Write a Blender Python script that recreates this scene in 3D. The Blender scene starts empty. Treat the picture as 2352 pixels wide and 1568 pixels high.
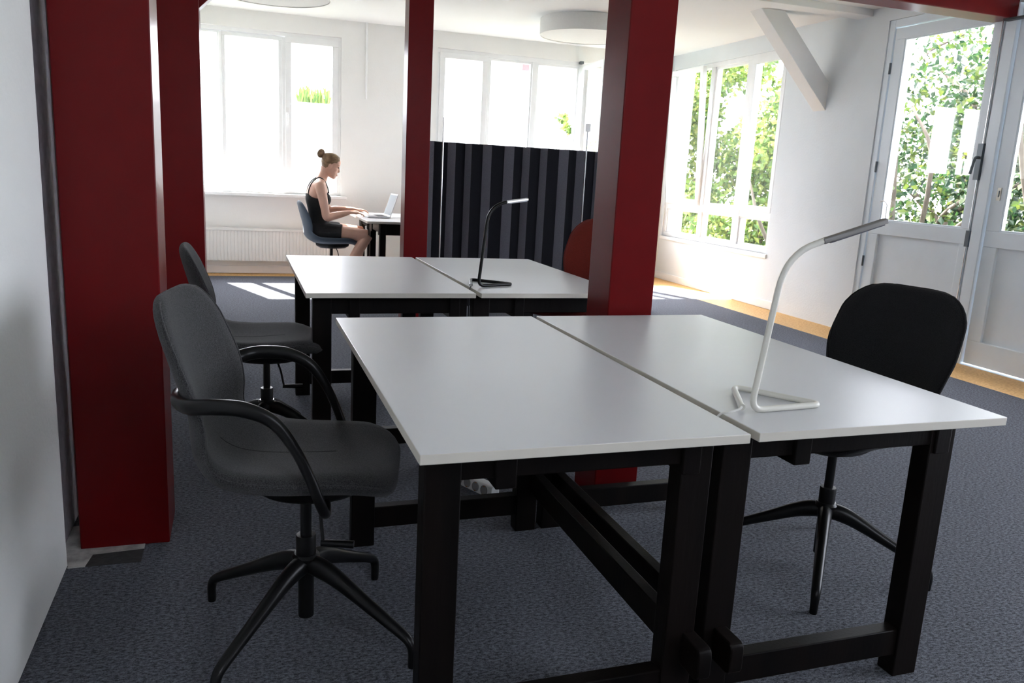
import bpy, bmesh, math, random
from mathutils import Vector, Matrix, Quaternion
from math import sin, cos, pi, radians, sqrt

random.seed(7)
SC = bpy.context.scene
COL = SC.collection
V = Vector

# ------------------------------------------------------------------ materials
def new_mat(name):
    m = bpy.data.materials.new(name)
    m.use_nodes = True
    nt = m.node_tree
    nt.nodes.clear()
    out = nt.nodes.new('ShaderNodeOutputMaterial')
    return m, nt, out

def N(nt, kind, **kw):
    n = nt.nodes.new(kind)
    for k, v in kw.items():
        if k.startswith('i_'):
            n.inputs[k[2:].replace('_', ' ')].default_value = v
        else:
            setattr(n, k, v)
    return n

def mat(name, col, rough=0.5, metal=0.0, spec=0.5, var=0.0, scale=20.0, bump=0.0, bscale=200.0,
        col2=None, stretch=(1, 1, 1), sheen=0.0, coat=0.0, detail=4.0):
    m, nt, out = new_mat(name)
    b = N(nt, 'ShaderNodeBsdfPrincipled')
    b.inputs['Base Color'].default_value = (*col, 1)
    b.inputs['Roughness'].default_value = rough
    b.inputs['Metallic'].default_value = metal
    b.inputs['Specular IOR Level'].default_value = spec
    b.inputs['Sheen Weight'].default_value = sheen
    b.inputs['Coat Weight'].default_value = coat
    nt.links.new(b.outputs[0], out.inputs[0])
    tc = N(nt, 'ShaderNodeTexCoord')
    mp = N(nt, 'ShaderNodeMapping')
    mp.inputs['Scale'].default_value = stretch
    nt.links.new(tc.outputs['Object'], mp.inputs[0])
    if var > 0 or col2:
        nz = N(nt, 'ShaderNodeTexNoise')
        nz.inputs['Scale'].default_value = scale
        nz.inputs['Detail'].default_value = detail
        nt.links.new(mp.outputs[0], nz.inputs['Vector'])
        rp = N(nt, 'ShaderNodeValToRGB')
        c2 = col2 if col2 else tuple(min(1, c * (1 + var)) for c in col)
        c1 = col if col2 else tuple(c * (1 - var) for c in col)
        rp.color_ramp.elements[0].position = 0.35
        rp.color_ramp.elements[1].position = 0.65
        rp.color_ramp.elements[0].color = (*c1, 1)
        rp.color_ramp.elements[1].color = (*c2, 1)
        nt.links.new(nz.outputs['Fac'], rp.inputs[0])
        nt.links.new(rp.outputs[0], b.inputs['Base Color'])
    if bump > 0:
        nb = N(nt, 'ShaderNodeTexNoise')
        nb.inputs['Scale'].default_value = bscale
        nb.inputs['Detail'].default_value = 3
        nt.links.new(mp.outputs[0], nb.inputs['Vector'])
        bp = N(nt, 'ShaderNodeBump')
        bp.inputs['Strength'].default_value = bump
        bp.inputs['Distance'].default_value = 0.01
        nt.links.new(nb.outputs['Fac'], bp.inputs['Height'])
        nt.links.new(bp.outputs[0], b.inputs['Normal'])
    return m

M = {}
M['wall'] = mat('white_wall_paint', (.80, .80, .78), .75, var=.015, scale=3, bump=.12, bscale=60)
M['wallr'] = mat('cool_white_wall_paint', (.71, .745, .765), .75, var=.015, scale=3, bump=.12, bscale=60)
M['doorpaint'] = mat('daylight_tinted_door_paint', (.76, .82, .87), .4, var=.015, scale=6, bump=.04, bscale=30)  # bluish tint stands for the cool light falling on the white doors
M['ceil'] = mat('white_ceiling_paint', (.73, .73, .725), .8, var=.01, scale=2, bump=.06, bscale=40)
M['darkwall'] = mat('dark_wall_paint', (.10, .09, .09), .8, var=.02, scale=3)
M['recess'] = mat('grey_mortar', (.56, .53, .58), .9, var=.10, scale=40)
M['paint'] = mat('white_gloss_paint', (.80, .81, .81), .35, var=.02, scale=8, bump=.05, bscale=30)
M['red'] = mat('dark_red_paint', (.115, .0036, .0048), .30, var=.05, scale=12, bump=.03, bscale=500, spec=.16)
M['strip'] = mat('cork_floor', (.50, .27, .09), .6, col2=(.70, .43, .17), scale=60)
M['lam'] = mat('white_laminate', (.60, .60, .615), .34, var=.008, scale=4, bump=.012, bscale=900)
M['edge'] = mat('cream_edge_band', (.61, .575, .51), .45, var=.01, scale=9)
M['wood'] = mat('black_stained_wood', (.0022, .0018, .0018), .5, col2=(.006, .004, .0034), scale=14, stretch=(1, 1, .12), bump=.05, bscale=120, spec=.10)
M['fab'] = mat('charcoal_wool_fabric', (.012, .012, .013), .95, col2=(.068, .067, .070), scale=420, sheen=.12, bump=.25, bscale=700, spec=.2)
M['fabblack'] = mat('black_wool_fabric', (.006, .006, .007), .95, col2=(.018, .018, .02), scale=420, sheen=.08, bump=.2, bscale=700, spec=.15)
M['fabred'] = mat('rust_red_wool_fabric', (.13, .014, .010), .95, col2=(.20, .024, .017), scale=420, sheen=.15, bump=.2, bscale=700, spec=.2)
M['fabblue'] = mat('slate_blue_fabric', (.045, .065, .09), .9, col2=(.07, .095, .13), scale=420, sheen=.2, bump=.2, bscale=700, spec=.3)
M['seam'] = mat('seam_thread', (.010, .010, .011), .9)
M['blk'] = mat('black_powder_coat', (.005, .005, .0055), .32, spec=.22, bump=.02, bscale=900)
M['blkplas'] = mat('black_plastic', (.004, .004, .0045), .45, spec=.18)
M['lampwhite'] = mat('cream_white_lacquer', (.64, .62, .56), .35)
M['alu'] = mat('brushed_aluminium', (.20, .19, .185), .42, metal=.35)
M['aluw'] = mat('silver_lamp_head', (.60, .60, .60), .35, metal=.3)
M['chrome'] = mat('steel', (.55, .55, .56), .25, metal=.9)
M['led'] = mat('lamp_lens', (.10, .10, .12), .2)
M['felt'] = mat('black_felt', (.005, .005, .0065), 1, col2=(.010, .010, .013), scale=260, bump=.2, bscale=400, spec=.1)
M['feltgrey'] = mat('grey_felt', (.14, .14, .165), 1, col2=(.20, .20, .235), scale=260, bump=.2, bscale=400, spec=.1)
M['rad'] = mat('radiator_enamel', (.78, .78, .75), .35)
M['shade'] = mat('white_lamp_fabric', (.72, .72, .70), .8, var=.02, scale=80)
M['cord_w'] = mat('white_cable', (.7, .69, .66), .5)
M['cord_b'] = mat('black_cable', (.012, .012, .013), .5)
M['plastic_w'] = mat('white_plastic', (.75, .75, .74), .4)
M['socket'] = mat('socket_grey', (.25, .25, .25), .5)
M['brass'] = mat('copper_contact', (.35, .16, .06), .4, metal=.7)
M['concrete'] = mat('bare_screed', (.30, .29, .27), .95, col2=(.52, .51, .48), scale=26, bump=.5, bscale=60)
M['bitumen'] = mat('dark_underlay', (.022, .021, .021), .95, col2=(.035, .033, .033), scale=40, bump=.3, bscale=60)
M['skin'] = mat('skin', (.72, .43, .32), .5, var=.05, scale=12)
M['hair'] = mat('dark_blond_hair', (.16, .095, .05), .5, col2=(.30, .19, .10), scale=60, stretch=(.25, 1, 1))
M['top'] = mat('black_jersey', (.008, .008, .010), .85, var=.2, scale=50)
M['eye'] = mat('eye_dark', (.03, .02, .015), .2)
M['lips'] = mat('lips', (.60, .27, .22), .45)
M['lapbody'] = mat('silver_aluminium', (.55, .56, .58), .3, metal=.8)
M['screen'] = mat('laptop_screen', (.28, .33, .38), .12, spec=.6)
M['keys'] = mat('black_keys', (.012, .012, .012), .5)
M['facade'] = mat('white_render', (.46, .46, .455), .9, var=.02, scale=2)
M['facdim'] = mat('grey_render', (.22, .21, .20), .9, var=.05, scale=2)
M['facwin'] = mat('blue_window_glass', (.16, .30, .36), .15, col2=(.22, .38, .44), scale=1.5)
M['facdark'] = mat('brownish_red_shutter', (.16, .07, .07), .7)
M['railwood'] = mat('orange_brown_wood', (.42, .20, .11), .6, var=.15, scale=10, stretch=(1, .1, 1))
M['bark'] = mat('bark', (.05, .038, .028), .9, col2=(.10, .08, .06), scale=14, stretch=(1, 1, .2), bump=.5, bscale=30)
M['ground'] = mat('lawn', (.06, .075, .05), .95, col2=(.09, .105, .08), scale=3)
M['steel_dark'] = mat('grey_iron', (.11, .125, .135), .4, metal=.5)
M['key_brass'] = mat('worn_metal_plate', (.5, .47, .40), .4, metal=.6)

def carpet():
    m, nt, out = new_mat('grey_carpet')
    b = N(nt, 'ShaderNodeBsdfPrincipled')
    b.inputs['Roughness'].default_value = 1
    b.inputs['Specular IOR Level'].default_value = .05
    b.inputs['Sheen Weight'].default_value = .1
    tc = N(nt, 'ShaderNodeTexCoord')
    mp = N(nt, 'ShaderNodeMapping')
    mp.inputs['Scale'].default_value = (1, 1.9, 1)
    nt.links.new(tc.outputs['Object'], mp.inputs[0])
    n1 = N(nt, 'ShaderNodeTexNoise'); n1.inputs['Scale'].default_value = 210; n1.inputs['Detail'].default_value = 3
    n2 = N(nt, 'ShaderNodeTexNoise'); n2.inputs['Scale'].default_value = 75; n2.inputs['Detail'].default_value = 3
    n3 = N(nt, 'ShaderNodeTexNoise'); n3.inputs['Scale'].default_value = 520; n3.inputs['Detail'].default_value = 2
    for n in (n1, n2, n3):
        nt.links.new(mp.outputs[0], n.inputs['Vector'])
    a = N(nt, 'ShaderNodeMath', operation='MULTIPLY_ADD')
    a.inputs[1].default_value = .8
    nt.links.new(n1.outputs['Fac'], a.inputs[0]); nt.links.new(n2.outputs['Fac'], a.inputs[2])
    a2 = N(nt, 'ShaderNodeMath', operation='MULTIPLY_ADD')
    a2.inputs[1].default_value = .7
    nt.links.new(n3.outputs['Fac'], a2.inputs[0]); nt.links.new(a.outputs[0], a2.inputs[2])
    rp = N(nt, 'ShaderNodeValToRGB')
    e = rp.color_ramp.elements
    e[0].position = .95; e[0].color = (.012, .013, .018, 1)
    e[1].position = 1.0; e[1].color = (.155, .165, .198, 1)
    sc = N(nt, 'ShaderNodeMapRange')
    sc.inputs['From Min'].default_value = .95; sc.inputs['From Max'].default_value = 1.55
    nt.links.new(a2.outputs[0], sc.inputs[0])
    e[0].position = .18; e[1].position = .85
    nt.links.new(sc.outputs[0], rp.inputs[0])
    nt.links.new(rp.outputs[0], b.inputs['Base Color'])
    bp = N(nt, 'ShaderNodeBump'); bp.inputs['Strength'].default_value = .5; bp.inputs['Distance'].default_value = .006
    nt.links.new(a2.outputs[0], bp.inputs['Height']); nt.links.new(bp.outputs[0], b.inputs['Normal'])
    nt.links.new(b.outputs[0], out.inputs[0])
    return m
M['carpet'] = carpet()

def glass():
    m, nt, out = new_mat('window_glass')
    tr = N(nt, 'ShaderNodeBsdfTransparent'); tr.inputs[0].default_value = (.97, .975, .975, 1)
    gl = N(nt, 'ShaderNodeBsdfGlossy'); gl.inputs['Roughness'].default_value = .0
    ge = N(nt, 'ShaderNodeNewGeometry')
    dt = N(nt, 'ShaderNodeVectorMath', operation='DOT_PRODUCT')
    nt.links.new(ge.outputs['Normal'], dt.inputs[0]); nt.links.new(ge.outputs['Incoming'], dt.inputs[1])
    ab = N(nt, 'ShaderNodeMath', operation='ABSOLUTE'); nt.links.new(dt.outputs['Value'], ab.inputs[0])
    on = N(nt, 'ShaderNodeMath', operation='SUBTRACT'); on.inputs[0].default_value = 1; nt.links.new(ab.outputs[0], on.inputs[1])
    pw = N(nt, 'ShaderNodeMath', operation='POWER'); pw.inputs[1].default_value = 5; nt.links.new(on.outputs[0], pw.inputs[0])
    fr = N(nt, 'ShaderNodeMath', operation='MULTIPLY_ADD'); fr.inputs[1].default_value = .96; fr.inputs[2].default_value = .04
    nt.links.new(pw.outputs[0], fr.inputs[0])
    mx = N(nt, 'ShaderNodeMixShader')
    nt.links.new(fr.outputs[0], mx.inputs[0]); nt.links.new(tr.outputs[0], mx.inputs[1]); nt.links.new(gl.outputs[0], mx.inputs[2])
    nt.links.new(mx.outputs[0], out.inputs[0])
    return m
M['glass'] = glass()

def leafmat(name, c1, c2, c3):
    m, nt, out = new_mat(name)
    ge = N(nt, 'ShaderNodeNewGeometry')
    rp = N(nt, 'ShaderNodeValToRGB')
    rp.color_ramp.elements[0].color = (*c1, 1); rp.color_ramp.elements[1].color = (*c3, 1)
    k = rp.color_ramp.elements.new(.5); k.color = (*c2, 1)
    nt.links.new(ge.outputs['Random Per Island'], rp.inputs[0])
    d = N(nt, 'ShaderNodeBsdfPrincipled'); d.inputs['Roughness'].default_value = .45
    t = N(nt, 'ShaderNodeBsdfTranslucent')
    mx = N(nt, 'ShaderNodeMixShader'); mx.inputs[0].default_value = .4
    nt.links.new(rp.outputs[0], d.inputs['Base Color']); nt.links.new(rp.outputs[0], t.inputs[0])
    nt.links.new(d.outputs[0], mx.inputs[1]); nt.links.new(t.outputs[0], mx.inputs[2])
    nt.links.new(mx.outputs[0], out.inputs[0])
    return m
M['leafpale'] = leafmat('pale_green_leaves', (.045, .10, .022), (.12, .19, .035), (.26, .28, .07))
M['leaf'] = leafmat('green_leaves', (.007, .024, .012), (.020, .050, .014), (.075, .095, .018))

# ------------------------------------------------------------------ mesh helpers
def catmull(pts, n=6):
    P = [V(p) for p in pts]
    P = [P[0] * 2 - P[1]] + P + [P[-1] * 2 - P[-2]]
    o = []
    for i in range(1, len(P) - 2):
        a, b, c, d = P[i - 1:i + 3]
        for k in range(n):
            t = k / n
            o.append(.5 * ((2 * b) + (c - a) * t + (2 * a - 5 * b + 4 * c - d) * t * t + (3 * b - a - 3 * c + d) * t ** 3))
    o.append(P[-2].copy())
    return o

def interp(xs, ys, x):
    if x <= xs[0]: return ys[0]
    for i in range(1, len(xs)):
        if x <= xs[i]:
            f = (x - xs[i - 1]) / (xs[i] - xs[i - 1])
            return ys[i - 1] + (ys[i] - ys[i - 1]) * f
    return ys[-1]

def fillet(pts, r, n=7):
    """round the corners of a polyline"""
    P = [V(p) for p in pts]
    rr = r if isinstance(r, (list, tuple)) else [r] * len(P)
    o = [P[0]]
    for i in range(1, len(P) - 1):
        a = (P[i - 1] - P[i]); b = (P[i + 1] - P[i])
        la, lb = a.length, b.length
        a.normalize(); b.normalize()
        ang = a.angle(b)
        d = min(rr[i] / max(math.tan(ang / 2), 1e-4), la * .64 if rr[i] > .06 else la * .4, lb * .8 if rr[i] > .06 else lb * .4)
        p0, p1 = P[i] + a * d, P[i] + b * d
        for k in range(n + 1):
            t = k / n
            o.append(p0 * (1 - t) ** 2 + P[i] * 2 * t * (1 - t) + p1 * t * t)
    o.append(P[-1])
    return o

class MB:
    def __init__(s):
        s.v = []; s.f = []; s.mi = []; s.cur = 0
    def add(s, vs, fs):
        o = len(s.v)
        s.v += [tuple(v) for v in vs]
        s.f += [tuple(i + o for i in f) for f in fs]
        s.mi += [s.cur] * len(fs)
        return s
    def box(s, x0, x1, y0, y1, z0, z1):
        vs = [(x, y, z) for z in (z0, z1) for y in (y0, y1) for x in (x0, x1)]
        return s.add(vs, [(0, 2, 3, 1), (4, 5, 7, 6), (0, 1, 5, 4), (2, 6, 7, 3), (0, 4, 6, 2), (1, 3, 7, 5)])
    def bar(s, a, b, w, h, up=(0, 0, 1)):
        a, b = V(a), V(b)
        t = (b - a).normalized(); r = t.cross(V(up)).normalized(); u = r.cross(t)
        vs = [p + r * sx * w / 2 + u * sy * h / 2 for p in (a, b) for sx, sy in ((-1, -1), (1, -1), (1, 1), (-1, 1))]
        return s.add(vs, [(3, 2, 1, 0), (4, 5, 6, 7), (0, 1, 5, 4), (1, 2, 6, 5), (2, 3, 7, 6), (3, 0, 4, 7)])
    def prism(s, poly, axis, a, b):
        """extrude a 2-D polygon along axis 0/1/2 from a to b"""
        def P(u, w, q):
            return {0: (q, u, w), 1: (u, q, w), 2: (u, w, q)}[axis]
        n = len(poly)
        vs = [P(u, w, a) for u, w in poly] + [P(u, w, b) for u, w in poly]
        fs = [tuple(range(n))[::-1], tuple(range(n, 2 * n))] + [(i, (i + 1) % n, n + (i + 1) % n, n + i) for i in range(n)]
        return s.add(vs, fs)
    def rings(s, rings, cap=True, closed=False):
        n = len(rings[0]); m = len(rings)
        vs = [p for r in rings for p in r]
        fs = []
        for i in range(m if closed else m - 1):
            j = (i + 1) % m
            for k in range(n):
                l = (k + 1) % n
                fs.append((i * n + k, i * n + l, j * n + l, j * n + k))
        if cap and not closed:
            fs.append(tuple(range(n))[::-1]); fs.append(tuple(range((m - 1) * n, m * n)))
        return s.add(vs, fs)
    def tube(s, pts, r, seg=12, closed=False, ry=None, up=None):
        P = [V(p) for p in pts]
        n = len(P)
        R = r if isinstance(r, (list, tuple)) else [r] * n
        RY = ry if isinstance(ry, (list, tuple)) else ([ry] * n if ry else R)
        T = []
        for i in range(n):
            a = P[(i - 1) % n] if (closed or i > 0) else P[i]
            b = P[(i + 1) % n] if (closed or i < n - 1) else P[i]
            T.append((b - a).normalized())
        u = V(up) if up else (V((0, 0, 1)) if abs(T[0].z) < .9 else V((1, 0, 0)))
        u = (u - T[0] * u.dot(T[0])).normalized()
        rg = []
        for i in range(n):
            if i > 0:
                q = T[i - 1].rotation_difference(T[i]); u = q @ u
                u = (u - T[i] * u.dot(T[i])).normalized()
            w = T[i].cross(u)
            rg.append([P[i] + w * R[i] * cos(2 * pi * k / seg) + u * RY[i] * sin(2 * pi * k / seg) for k in range(seg)])
        return s.rings(rg, closed=closed)
    def lathe(s, prof, seg=24, c=(0, 0, 0)):
        rg = [[(c[0] + r * cos(2 * pi * k / seg), c[1] + r * sin(2 * pi * k / seg), c[2] + z) for k in range(seg)] for r, z in prof]
        return s.rings(rg)
    def ell(s, c, r, seg=20, rg=12, rot=None):
        R = rot if rot else Matrix.Identity(3)
        rings = []
        for i in range(1, rg):
            th = pi * i / rg
            rings.append([V(c) + R @ V((r[0] * sin(th) * cos(2 * pi * k / seg), r[1] * sin(th) * sin(2 * pi * k / seg), -r[2] * cos(th))) for k in range(seg)])
        return s.rings(rings)
    def build(s, name, mats, parent=None, smooth=40, bevel=0, bseg=2):
        me = bpy.data.meshes.new(name)
        me.from_pydata(s.v, [], s.f)
        bm = bmesh.new(); bm.from_mesh(me)
        bmesh.ops.recalc_face_normals(bm, faces=bm.faces)
        bm.to_mesh(me); bm.free()
        ms = mats if isinstance(mats, (list, tuple)) else [mats]
        for x in ms: me.materials.append(M[x])
        if len(ms) > 1: me.polygons.foreach_set('material_index', s.mi)
        if smooth:
            me.polygons.foreach_set('use_smooth', [True] * len(me.polygons))
            if smooth < 180: me.set_sharp_from_angle(angle=radians(smooth))
        o = bpy.data.objects.new(name, me); COL.objects.link(o)
        if parent: o.parent = parent
        if bevel:
            b = o.modifiers.new('bevel', 'BEVEL'); b.width = bevel; b.segments = bseg; b.limit_method = 'ANGLE'; b.angle_limit = radians(40)
            b.harden_normals = False
        return o

def tag(o, label=None, cat=None, group=None, kind=None):
    if label: o['label'] = label
    if cat: o['category'] = cat
    if group: o['group'] = group
    if kind: o['kind'] = kind
    return o

def thing(name, loc=(0, 0, 0), rz=0, label=None, cat=None, group=None, kind=None):
    o = bpy.data.objects.new(name, None); COL.objects.link(o)
    o.location = loc; o.rotation_euler = (0, 0, rz); o.empty_display_size = .1
    return tag(o, label, cat, group, kind)

def struct(o, label, cat):
    return tag(o, label, cat, kind='structure')

def wall(name, axis, inner, outer, u0, u1, z0, z1, holes, m):
    """one connected wall slab with rectangular holes; axis 0: plane x, axis 1: plane y"""
    us = sorted({u0, u1, *[h[0] for h in holes], *[h[1] for h in holes]})
    zs = sorted({z0, z1, *[h[2] for h in holes], *[h[3] for h in holes]})
    def solid(i, j):
        if i < 0 or j < 0 or i >= len(us) - 1 or j >= len(zs) - 1: return False
        um, zm = (us[i] + us[i + 1]) / 2, (zs[j] + zs[j + 1]) / 2
        return not any(h[0] < um < h[1] and h[2] < zm < h[3] for h in holes)
    mb = MB(); idx = {}
    def vid(i, j, s):
        if (i, j, s) not in idx:
            idx[(i, j, s)] = len(mb.v)
            q = outer if s else inner
            mb.v.append((q, us[i], zs[j]) if axis == 0 else (us[i], q, zs[j]))
        return idx[(i, j, s)]
    for i in range(len(us) - 1):
        for j in range(len(zs) - 1):
            if not solid(i, j): continue
            mb.f.append((vid(i, j, 0), vid(i + 1, j, 0), vid(i + 1, j + 1, 0), vid(i, j + 1, 0)))
            mb.f.append((vid(i, j, 1), vid(i, j + 1, 1), vid(i + 1, j + 1, 1), vid(i + 1, j, 1)))
            for (di, dj, a, b) in ((-1, 0, (i, j), (i, j + 1)), (1, 0, (i + 1, j), (i + 1, j + 1)), (0, -1, (i, j), (i + 1, j)), (0, 1, (i, j + 1), (i + 1, j + 1))):
                if not solid(i + di, j + dj):
                    mb.f.append((vid(*a, 0), vid(*b, 0), vid(*b, 1), vid(*a, 1)))
    mb.mi = [0] * len(mb.f)
    return mb.build(name, m, smooth=0)

def box_obj(name, m, x0, x1, y0, y1, z0, z1, parent=None, bevel=0):
    return MB().box(x0, x1, y0, y1, z0, z1).build(name, m, parent, smooth=0 if not bevel else 40, bevel=bevel)

# ------------------------------------------------------------------ camera
F = 1845.2
yaw, pitch, roll = .3322, -.2064, .0527
cy_, sy_, cp_, sp_, cr_, sr_ = cos(yaw), sin(yaw), cos(pitch), sin(pitch), cos(roll), sin(roll)
fw = V((sy_ * cp_, cy_ * cp_, sp_)); rt = V((cy_, -sy_, 0)); up = rt.cross(fw)
rt2 = rt * cr_ + up * sr_; up2 = rt * -sr_ + up * cr_
cam = bpy.data.cameras.new('camera'); co = bpy.data.objects.new('camera', cam); COL.objects.link(co)
co.matrix_world = Matrix(((rt2.x, up2.x, -fw.x, -.2947), (rt2.y, up2.y, -fw.y, -1.3183), (rt2.z, up2.z, -fw.z, 1.234), (0, 0, 0, 1)))
cam.sensor_width = 36; cam.lens = F / 2352 * 36; cam.dof.use_dof = True; cam.dof.focus_distance = 2.6; cam.dof.aperture_fstop = 10; cam.clip_start = .05; cam.clip_end = 300
SC.camera = co

# ------------------------------------------------------------------ room shell
XL, XR, YF, YB, ZC = -.84, 4.85, -3.0, 8.0, 2.75
WT = .28
fl = MB().box(XL, 4.40, YF, 7.76, -.1, 0).build('floor', 'carpet', smooth=0)
struct(fl, 'dark blue-grey heathered carpet floor', 'floor')
st = MB(); st.prism([(4.40, YF), (XR, YF), (XR, YB), (XL, YB), (XL, 7.76), (4.40, 7.76)], 2, -.1, -.002)
struct(st.build('trim_1', 'strip', smooth=0), 'orange cork floor strip along the window walls beside the carpet', 'floor border')
struct(box_obj('ceiling', 'ceil', XL - .2, XR + .2, YF - .2, YB + .2, ZC, ZC + .2), 'plain white ceiling', 'ceiling')
W1 = (-.80, .79, .88, 2.57); W2 = (1.86, 4.35, .88, 2.57)
W3 = (5.72, 7.93, .55, 2.58); D12 = (1.98, 4.42, 0, 2.63)
W4 = (.3, 2.0, 1.60, 2.68)
W5 = (-2.1, .8, .35, 2.45)
struct(wall('wall_back', 1, YB, YB + .17, XL - .2, XR + WT, -.1, ZC, [W1, W2], 'wall'), 'white wall with the two sunlit windows behind the woman', 'wall')
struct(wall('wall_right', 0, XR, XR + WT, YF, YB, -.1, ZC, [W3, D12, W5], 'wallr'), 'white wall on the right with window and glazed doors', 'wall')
struct(box_obj('wall_left', 'recess', XL - .2, XL, YF, YB, -.1, ZC), 'dark grey mortar wall face in the gap beside the near red post', 'wall')
struct(wall('wall_front', 1, YF, YF - .2, XL - .2, XR + WT, -.1, ZC, [W4], 'darkwall'), 'dark wall with an added fill window behind the viewer', 'wall')
struct(box_obj('trim_2', 'wall', XL, -.805, YF, 1.215, 0, ZC, bevel=.004), 'white plastered wall lining at the left edge of the photo', 'wall lining')
struct(box_obj('trim_3', 'wall', XL, -.805, 1.6, YB, 0, ZC), 'white wall lining seen edge-on between the two left red posts', 'wall lining')
dc = MB(); dc.box(-.805, -.775, 4.12, 4.2, 0, 2.06); dc.box(-.805, -.775, 3.2, 3.28, 0, 2.06); dc.box(-.805, -.775, 3.28, 4.12, 1.98, 2.06)
struct(dc.build('trim_4', 'paint', smooth=0), 'white door casing on the left wall between the red posts', 'casing')
struct(box_obj('baseboard_right', 'paint', XR - .018, XR, 5.45, YB - .016, 0, .085, bevel=.004), 'low white skirting board under the right window', 'baseboard')
struct(box_obj('baseboard_back', 'paint', XL + .04, XR - .02, YB - .016, YB, 0, .085, bevel=.004), 'low white skirting board under the radiator', 'baseboard')

# red posts, beam, braces
def post(x0, x1, y0, y1, label, name='pillar'):
    return struct(box_obj(name, 'red', x0, x1, y0, y1, 0.0, ZC, bevel=.004), label, 'post')
post(-.787, -.527, 1.32, 1.56, 'wide dark red post nearest the camera at the left wall')
post(-.775, -.522, 4.62, 4.86, 'dark red post at the left wall behind the two left chairs')
post(1.000, 1.183, 1.36, 1.555, 'dark red post standing right behind the front desks')
post(.862, 1.040, 4.62, 4.77, 'slim dark red post between the woman and the black felt screen')
struct(box_obj('beam', 'red', 1.2, XR, 3.21, 3.40, 2.462, 2.70, bevel=.004), 'dark red ceiling beam over the glazed doors at top right', 'beam')
b = MB().bar((-.60, 4.74, 2.215), (-.045, 4.74, 2.77), .15, .12, up=(0, 1, 0)).build('brace', 'red', smooth=0, bevel=.004)
struct(b, 'dark red diagonal brace at the head of the second left post', 'brace')
wb = MB().prism([(4.85, 1.945), (4.85, 2.195), (4.28, 2.765), (4.03, 2.765)], 1, 5.08, 5.25).build('brace', 'wall', smooth=0, bevel=.004)
struct(wb, 'white diagonal brace between ceiling and right wall', 'brace')
struct(box_obj('beam', 'ceil', XL, XR, 4.62, 4.8, 2.695, ZC + .01, bevel=.004), 'shallow white beam across the ceiling above the white brace', 'beam')

# bare floor patch at the foot of the near red post
struct(MB().prism([(-.803, 1.2), (-.755, 1.2), (-.745, 1.275), (-.60, 1.285), (-.60, 1.335), (-.788, 1.335), (-.788, 1.5), (-.838, 1.5), (-.838, 1.217), (-.803, 1.217)], 2, 0, .0035).build('trim_5', 'concrete', smooth=0),
       'rough bare screed patch at the foot of the near red post', 'floor patch')
struct(MB().prism([(-.755, 1.2), (-.60, 1.2), (-.60, 1.285), (-.745, 1.275)], 2, 0, .0025).build('trim_6', 'bitumen', smooth=0),
       'dark underlay patch beside the bare screed at the near red post', 'floor patch')

# ------------------------------------------------------------------ windows
def ring_bar(mb, axis, q0, q1, a0, a1, z0, z1, w):
    """rectangular frame made of 4 bars in plane axis, between q0 and q1 deep"""
    def B(u0, u1, w0, w1):
        if axis == 1: mb.box(u0, u1, q0, q1, w0, w1)
        else: mb.box(q0, q1, u0, u1, w0, w1)
    B(a0, a1, z0, z0 + w); B(a0, a1, z1 - w, z1)
    B(a0, a0 + w, z0 + w, z1 - w); B(a1 - w, a1, z0 + w, z1 - w)

def sash(parent, axis, q, a0, a1, z0, z1, w, name='sash'):
    mb = MB(); ring_bar(mb, axis, q, q + .055, a0, a1, z0, z1, w)
    s = mb.build(name, 'paint', parent, smooth=0, bevel=.004)
    g = MB()
    if axis == 1: g.box(a0 + w - .005, a1 - w + .005, q + .024, q + .030, z0 + w - .005, z1 - w + .005)
    else: g.box(q + .024, q + .030, a0 + w - .005, a1 - w + .005, z0 + w - .005, z1 - w + .005)
    g.build('pane', 'glass', s, smooth=0)
    return s

# window 1 (left, beside the woman)
w = struct(thing('window_1', (0, 0, 0)), 'left back window behind the woman with white sashes', 'window')
f = MB(); ring_bar(f, 1, 8.03, 8.13, *W1[:2], W1[2], W1[3], .04)
f.box(-.468, -.438, 8.03, 8.13, .93, 2.52); f.box(.165, .215, 8.03, 8.13, .93, 2.52)
f.build('window_frame', 'paint', w, smooth=0, bevel=.003)
sash(w, 1, 8.045, -.765, -.46, .925, 2.525, .022)
sash(w, 1, 8.045, -.445, .17, .925, 2.525, .04)
sash(w, 1, 8.020, .20, .76, .915, 2.535, .065)
MB().box(-.803, .85, 7.90, 8.06, .845, .88).build('window_sill', 'paint', w, smooth=0, bevel=.006)
h = MB(); h.box(.203, .233, 8.008, 8.022, 1.62, 1.80); h.tube(fillet([(.218, 8.01, 1.74), (.218, 7.975, 1.74), (.218, 7.97, 1.63)], .012), .008, 8)
h.build('window_handle', 'plastic_w', w)
# window 2
w = struct(thing('window_2', (0, 0, 0)), 'wide back window above the black felt screen, one casement open', 'window')
f = MB(); ring_bar(f, 1, 8.03, 8.13, *W2[:2], W2[2], W2[3], .05)
for a in (2.42, 3.01, 3.60): f.box(a, a + .06, 8.03, 8.13, .93, 2.52)
f.build('window_frame', 'paint', w, smooth=0, bevel=.003)
sash(w, 1, 8.02, 1.89, 2.46, .915, 2.535, .065)
sash(w, 1, 8.045, 2.475, 3.02, .925, 2.525, .03)
sash(w, 1, 8.045, 3.06, 3.61, .925, 2.525, .03)
MB().box(1.80, 4.40, 7.88, 8.06, .845, .88).build('window_sill', 'paint', w, smooth=0, bevel=.006)
op = thing('casement'); op.parent = w; op.location = (3.63, 7.99, 0); op.rotation_euler = (0, 0, radians(-92))
sash(op, 1, 0, 0, .64, .915, 2.535, .055)
op_s = op.children[0]
for c in list(op.children):        # keep the depth at thing > part > sub-part
    c.parent = w; c.location = op.location; c.rotation_euler = op.rotation_euler
bpy.data.objects.remove(op)
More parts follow.
